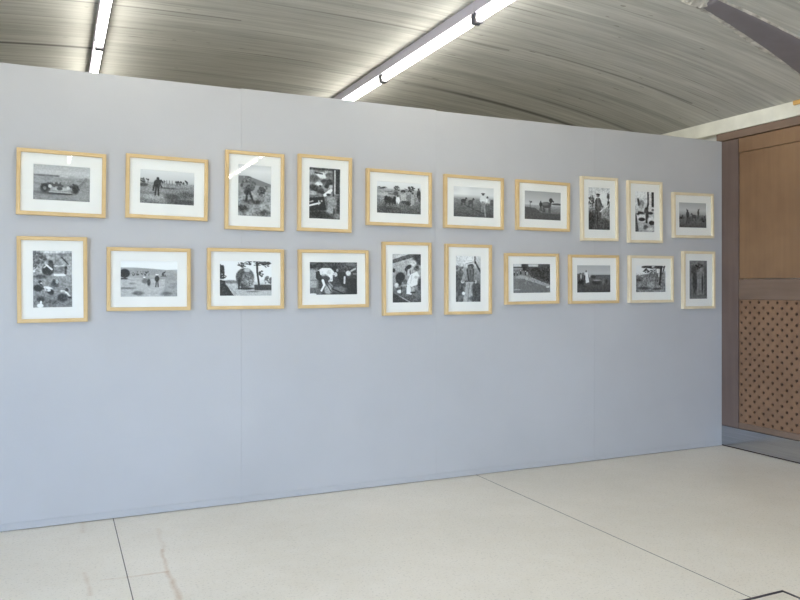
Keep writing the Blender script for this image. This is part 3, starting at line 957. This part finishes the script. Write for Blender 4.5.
# x, z, width, height, roll, print w, print h, wood, painter, what it shows
PICS = [
    (0.029, 2.018, 0.485, 0.387, 0.6, 0.306, 0.206, 'honey', d_car, 'open old car with people, first from left in upper row'),
    (0.632, 2.025, 0.496, 0.393, 0.7, 0.326, 0.206, 'honey', d_walker, 'lone man walking rough ground, second from left in upper row'),
    (1.185, 2.035, 0.391, 0.513, 0.5, 0.217, 0.334, 'honey', d_hayman, 'figure under a load of hay, third in upper row'),
    (1.670, 2.042, 0.386, 0.519, 0.5, 0.221, 0.347, 'honey', d_farmyard, 'cluttered yard with tree trunk, fourth in upper row'),
    (2.230, 2.039, 0.511, 0.398, 0.1, 0.345, 0.221, 'honey', d_haycart, 'workers and horses before trees, fifth in upper row'),
    (2.846, 2.038, 0.511, 0.395, 0.2, 0.345, 0.224, 'honey', d_plough, 'two light-shirted men and animals, sixth in upper row'),
    (3.470, 2.040, 0.502, 0.389, 0.2, 0.340, 0.220, 'honey', d_whitehorse, 'man with standing horse, seventh in upper row'),
    (4.023, 2.040, 0.372, 0.519, -0.5, 0.217, 0.342, 'pale', d_reaper, 'capped man with a tool, eighth in upper row'),
    (4.503, 2.035, 0.370, 0.518, -0.7, 0.206, 0.337, 'pale', d_baskets, 'round baskets and tree trunks, ninth in upper row'),
    (5.046, 2.028, 0.470, 0.392, -0.9, 0.317, 0.215, 'pale', d_fieldhands, 'two dark figures in dim field, last at right in upper row'),
    (-0.021, 1.449, 0.378, 0.506, -0.4, 0.209, 0.333, 'honey', d_threshing, 'busy yard seen from above, first from left in lower row'),
    (0.524, 1.453, 0.497, 0.390, 0.0, 0.334, 0.220, 'honey', d_hillside, 'dark man with pale hat on hillside, second in lower row'),
    (1.128, 1.458, 0.504, 0.397, 0.0, 0.340, 0.225, 'honey', d_haywagon, 'big hay load on a road, third in lower row'),
    (1.735, 1.461, 0.509, 0.399, -0.4, 0.343, 0.222, 'honey', d_bending, 'worker in white shirt bending down, fourth in lower row'),
    (2.291, 1.465, 0.387, 0.525, -0.4, 0.225, 0.347, 'honey', d_meal, 'people in white shirts huddled together, fifth in lower row'),
    (2.798, 1.462, 0.395, 0.523, 0.1, 0.212, 0.341, 'honey', d_strawhat, 'man in a straw hat, sixth in lower row'),
    (3.367, 1.469, 0.497, 0.395, -0.5, 0.343, 0.224, 'honey', d_road, 'dark hedge along grey road, seventh in lower row'),
    (3.969, 1.468, 0.499, 0.394, -0.3, 0.336, 0.219, 'honey', d_procession, 'dark group with one white figure, eighth in lower row'),
    (4.570, 1.471, 0.485, 0.397, -0.2, 0.324, 0.223, 'pale', d_orchard, 'leafy tree and thick trunk, ninth in lower row'),
    (5.110, 1.466, 0.374, 0.503, -0.2, 0.206, 0.334, 'pale', d_pair, 'two dim standing figures, last at right in lower row'),
]
YAW = {0: 0.55}             # the first frame hangs a touch off the wall at one side
FD, FW = 0.032, 0.0225      # frame depth and moulding width


def ring_faces(bm, rings):
    """join successive closed rectangles of four corners"""
    vs = [[bm.verts.new(q) for q in r_] for r_ in rings]
    for a, b in zip(vs, vs[1:]):
        for i in range(4):
            bm.faces.new((a[i], a[(i + 1) % 4], b[(i + 1) % 4], b[i]))
    return vs


def rect4(hw, hh, y, cz=0.0):
    return [(-hw, y, cz - hh), (hw, y, cz - hh), (hw, y, cz + hh), (-hw, y, cz + hh)]


for i, (x, z, w, h, roll, pw, ph, wood, painter, what) in enumerate(PICS):
    root = thing('picture_frame', ('pale ' if wood == 'pale' else 'light ') + 'wood frame: ' + what, 'framed picture',
                 (x, TW - 0.001, z + 0.013), (0, R(-roll) * -1, R(YAW.get(i, 0))), 'framed photographs on the grey partition')
    hw, hh = w / 2, h / 2
    bm = bmesh.new()
    b = 0.0025
    ring_faces(bm, [rect4(hw, hh, 0), rect4(hw, hh, -FD + b), rect4(hw - b, hh - b, -FD), rect4(hw - FW + b, hh - FW + b, -FD),
                    rect4(hw - FW, hh - FW, -FD + b), rect4(hw - FW, hh - FW, -0.010), rect4(hw - 0.004, hh - 0.004, -0.010),
                    rect4(hw - 0.004, hh - 0.004, 0), rect4(hw, hh, 0)])
    bmesh.ops.remove_doubles(bm, verts=bm.verts[:], dist=1e-5)
    obj('frame_moulding', bm, M[wood], root)
    # mat board with a bevelled window
    bm = bmesh.new()
    iw, ih = pw / 2, ph / 2
    ring_faces(bm, [rect4(hw - 0.006, hh - 0.006, -0.0135), rect4(hw - FW - 0.0002, hh - FW - 0.0002, -0.0165), rect4(iw + 0.002, ih + 0.002, -0.0165, 0.003), rect4(iw, ih, -0.0145, 0.003)])
    obj('mat_board', bm, M['mat_board'], root)
    # the photograph itself
    pic = Pic(pw, ph, 100 + i)
    painter(pic)
    a = np.clip((128 + (pic.a - 120) * 1.12) * (1.2 if x > 2.6 else 1.06), 38, 245)   # right-hand prints toned lighter to make up for the weaker light there
    nw, nh = pic.W, pic.Hh
    bm = bmesh.new()
    grid = [[bm.verts.new((-iw + pw * (c + 0.0) / (nw - 1), -0.0143, 0.003 + ih - ph * r_ / (nh - 1))) for c in range(nw)] for r_ in range(nh)]
    for r_ in range(nh - 1):
        for c in range(nw - 1):
            bm.faces.new((grid[r_][c], grid[r_ + 1][c], grid[r_ + 1][c + 1], grid[r_][c + 1]))
    o = obj('photo_print', bm, M['print'], root)
    at = o.data.attributes.new('tone', 'FLOAT_COLOR', 'POINT')
    s = a.reshape(-1) / 255.0
    l = np.where(s <= 0.04045, s / 12.92, ((s + 0.055) / 1.055) ** 2.4)
    c4 = np.stack([l, l * 0.995, l * 0.985, np.ones_like(l)], 1).astype(np.float32)
    at.data.foreach_set('color', c4.reshape(-1))
    # glass
    bm = bmesh.new()
    vs = [bm.verts.new(q) for q in rect4(hw - FW + 0.0005, hh - FW + 0.0005, -0.0225)]
    bm.faces.new(vs)
    obj('glass_pane', bm, M['glass'], root)

# ------------------------------------------------------------------ daylight
wd = bpy.data.worlds.new('sky')
scene.world = wd
wd.use_nodes = True
nt = wd.node_tree
bg = nt.nodes['Background']
tc = nt.nodes.new('ShaderNodeTexCoord')
sp = nt.nodes.new('ShaderNodeSeparateXYZ')
nt.links.new(tc.outputs['Generated'], sp.inputs[0])
cr_ = nt.nodes.new('ShaderNodeValToRGB')
e = cr_.color_ramp.elements
e[0].position, e[0].color = 0.44, (0.35, 0.325, 0.28, 1)      # sunlit paving and grass outside
e[1].position, e[1].color = 0.50, (0.50, 0.67, 1.0, 1)       # pale horizon
q = e.new(0.75)
q.color = (0.38, 0.56, 1.0, 1)                               # blue sky higher up
mr = nt.nodes.new('ShaderNodeMath')
mr.operation = 'MULTIPLY_ADD'
mr.inputs[1].default_value = 0.5
mr.inputs[2].default_value = 0.5
nt.links.new(sp.outputs[2], mr.inputs[0])
nt.links.new(mr.outputs[0], cr_.inputs[0])
nt.links.new(cr_.outputs[0], bg.inputs['Color'])
bg.inputs['Strength'].default_value = SKY
for along, c, wdt, outer in PORTALS:
    ld = bpy.data.lights.new('window_portal', 'AREA')
    ld.shape = 'RECTANGLE'
    ld.cycles.is_portal = True
    lo = bpy.data.objects.new('window_portal', ld)
    ld.size, ld.size_y = (WZ1 - WZ0, wdt) if along == 'y' else (wdt, WZ1 - WZ0)
    lo.location = (outer - 0.01, c, (WZ0 + WZ1) / 2) if along == 'y' else (c, outer - 0.01, (WZ0 + WZ1) / 2)
    lo.rotation_euler = (0, R(-90), 0) if along == 'y' else (R(90), 0, 0)
    COL.objects.link(lo)

# ------------------------------------------------------------------ camera
cd = bpy.data.cameras.new('camera')
cd.sensor_width = 36
cd.lens = 750 * 36 / 800
cd.shift_y = -13 / 800
cd.clip_start = 0.05
cam = bpy.data.objects.new('camera', cd)
cam.location = (0, 0, CAM)
cam.rotation_euler = (R(90), 0, R(-24.6))
COL.objects.link(cam)
scene.camera = cam

scene.view_settings.view_transform = 'Standard'
scene.view_settings.look = 'None'
scene.view_settings.exposure = 0.0
scene.view_settings.gamma = 1.0
scene.view_settings.use_curve_mapping = False
scene.cycles.use_denoising = True
scene.cycles.max_bounces = 10
scene.cycles.diffuse_bounces = 6
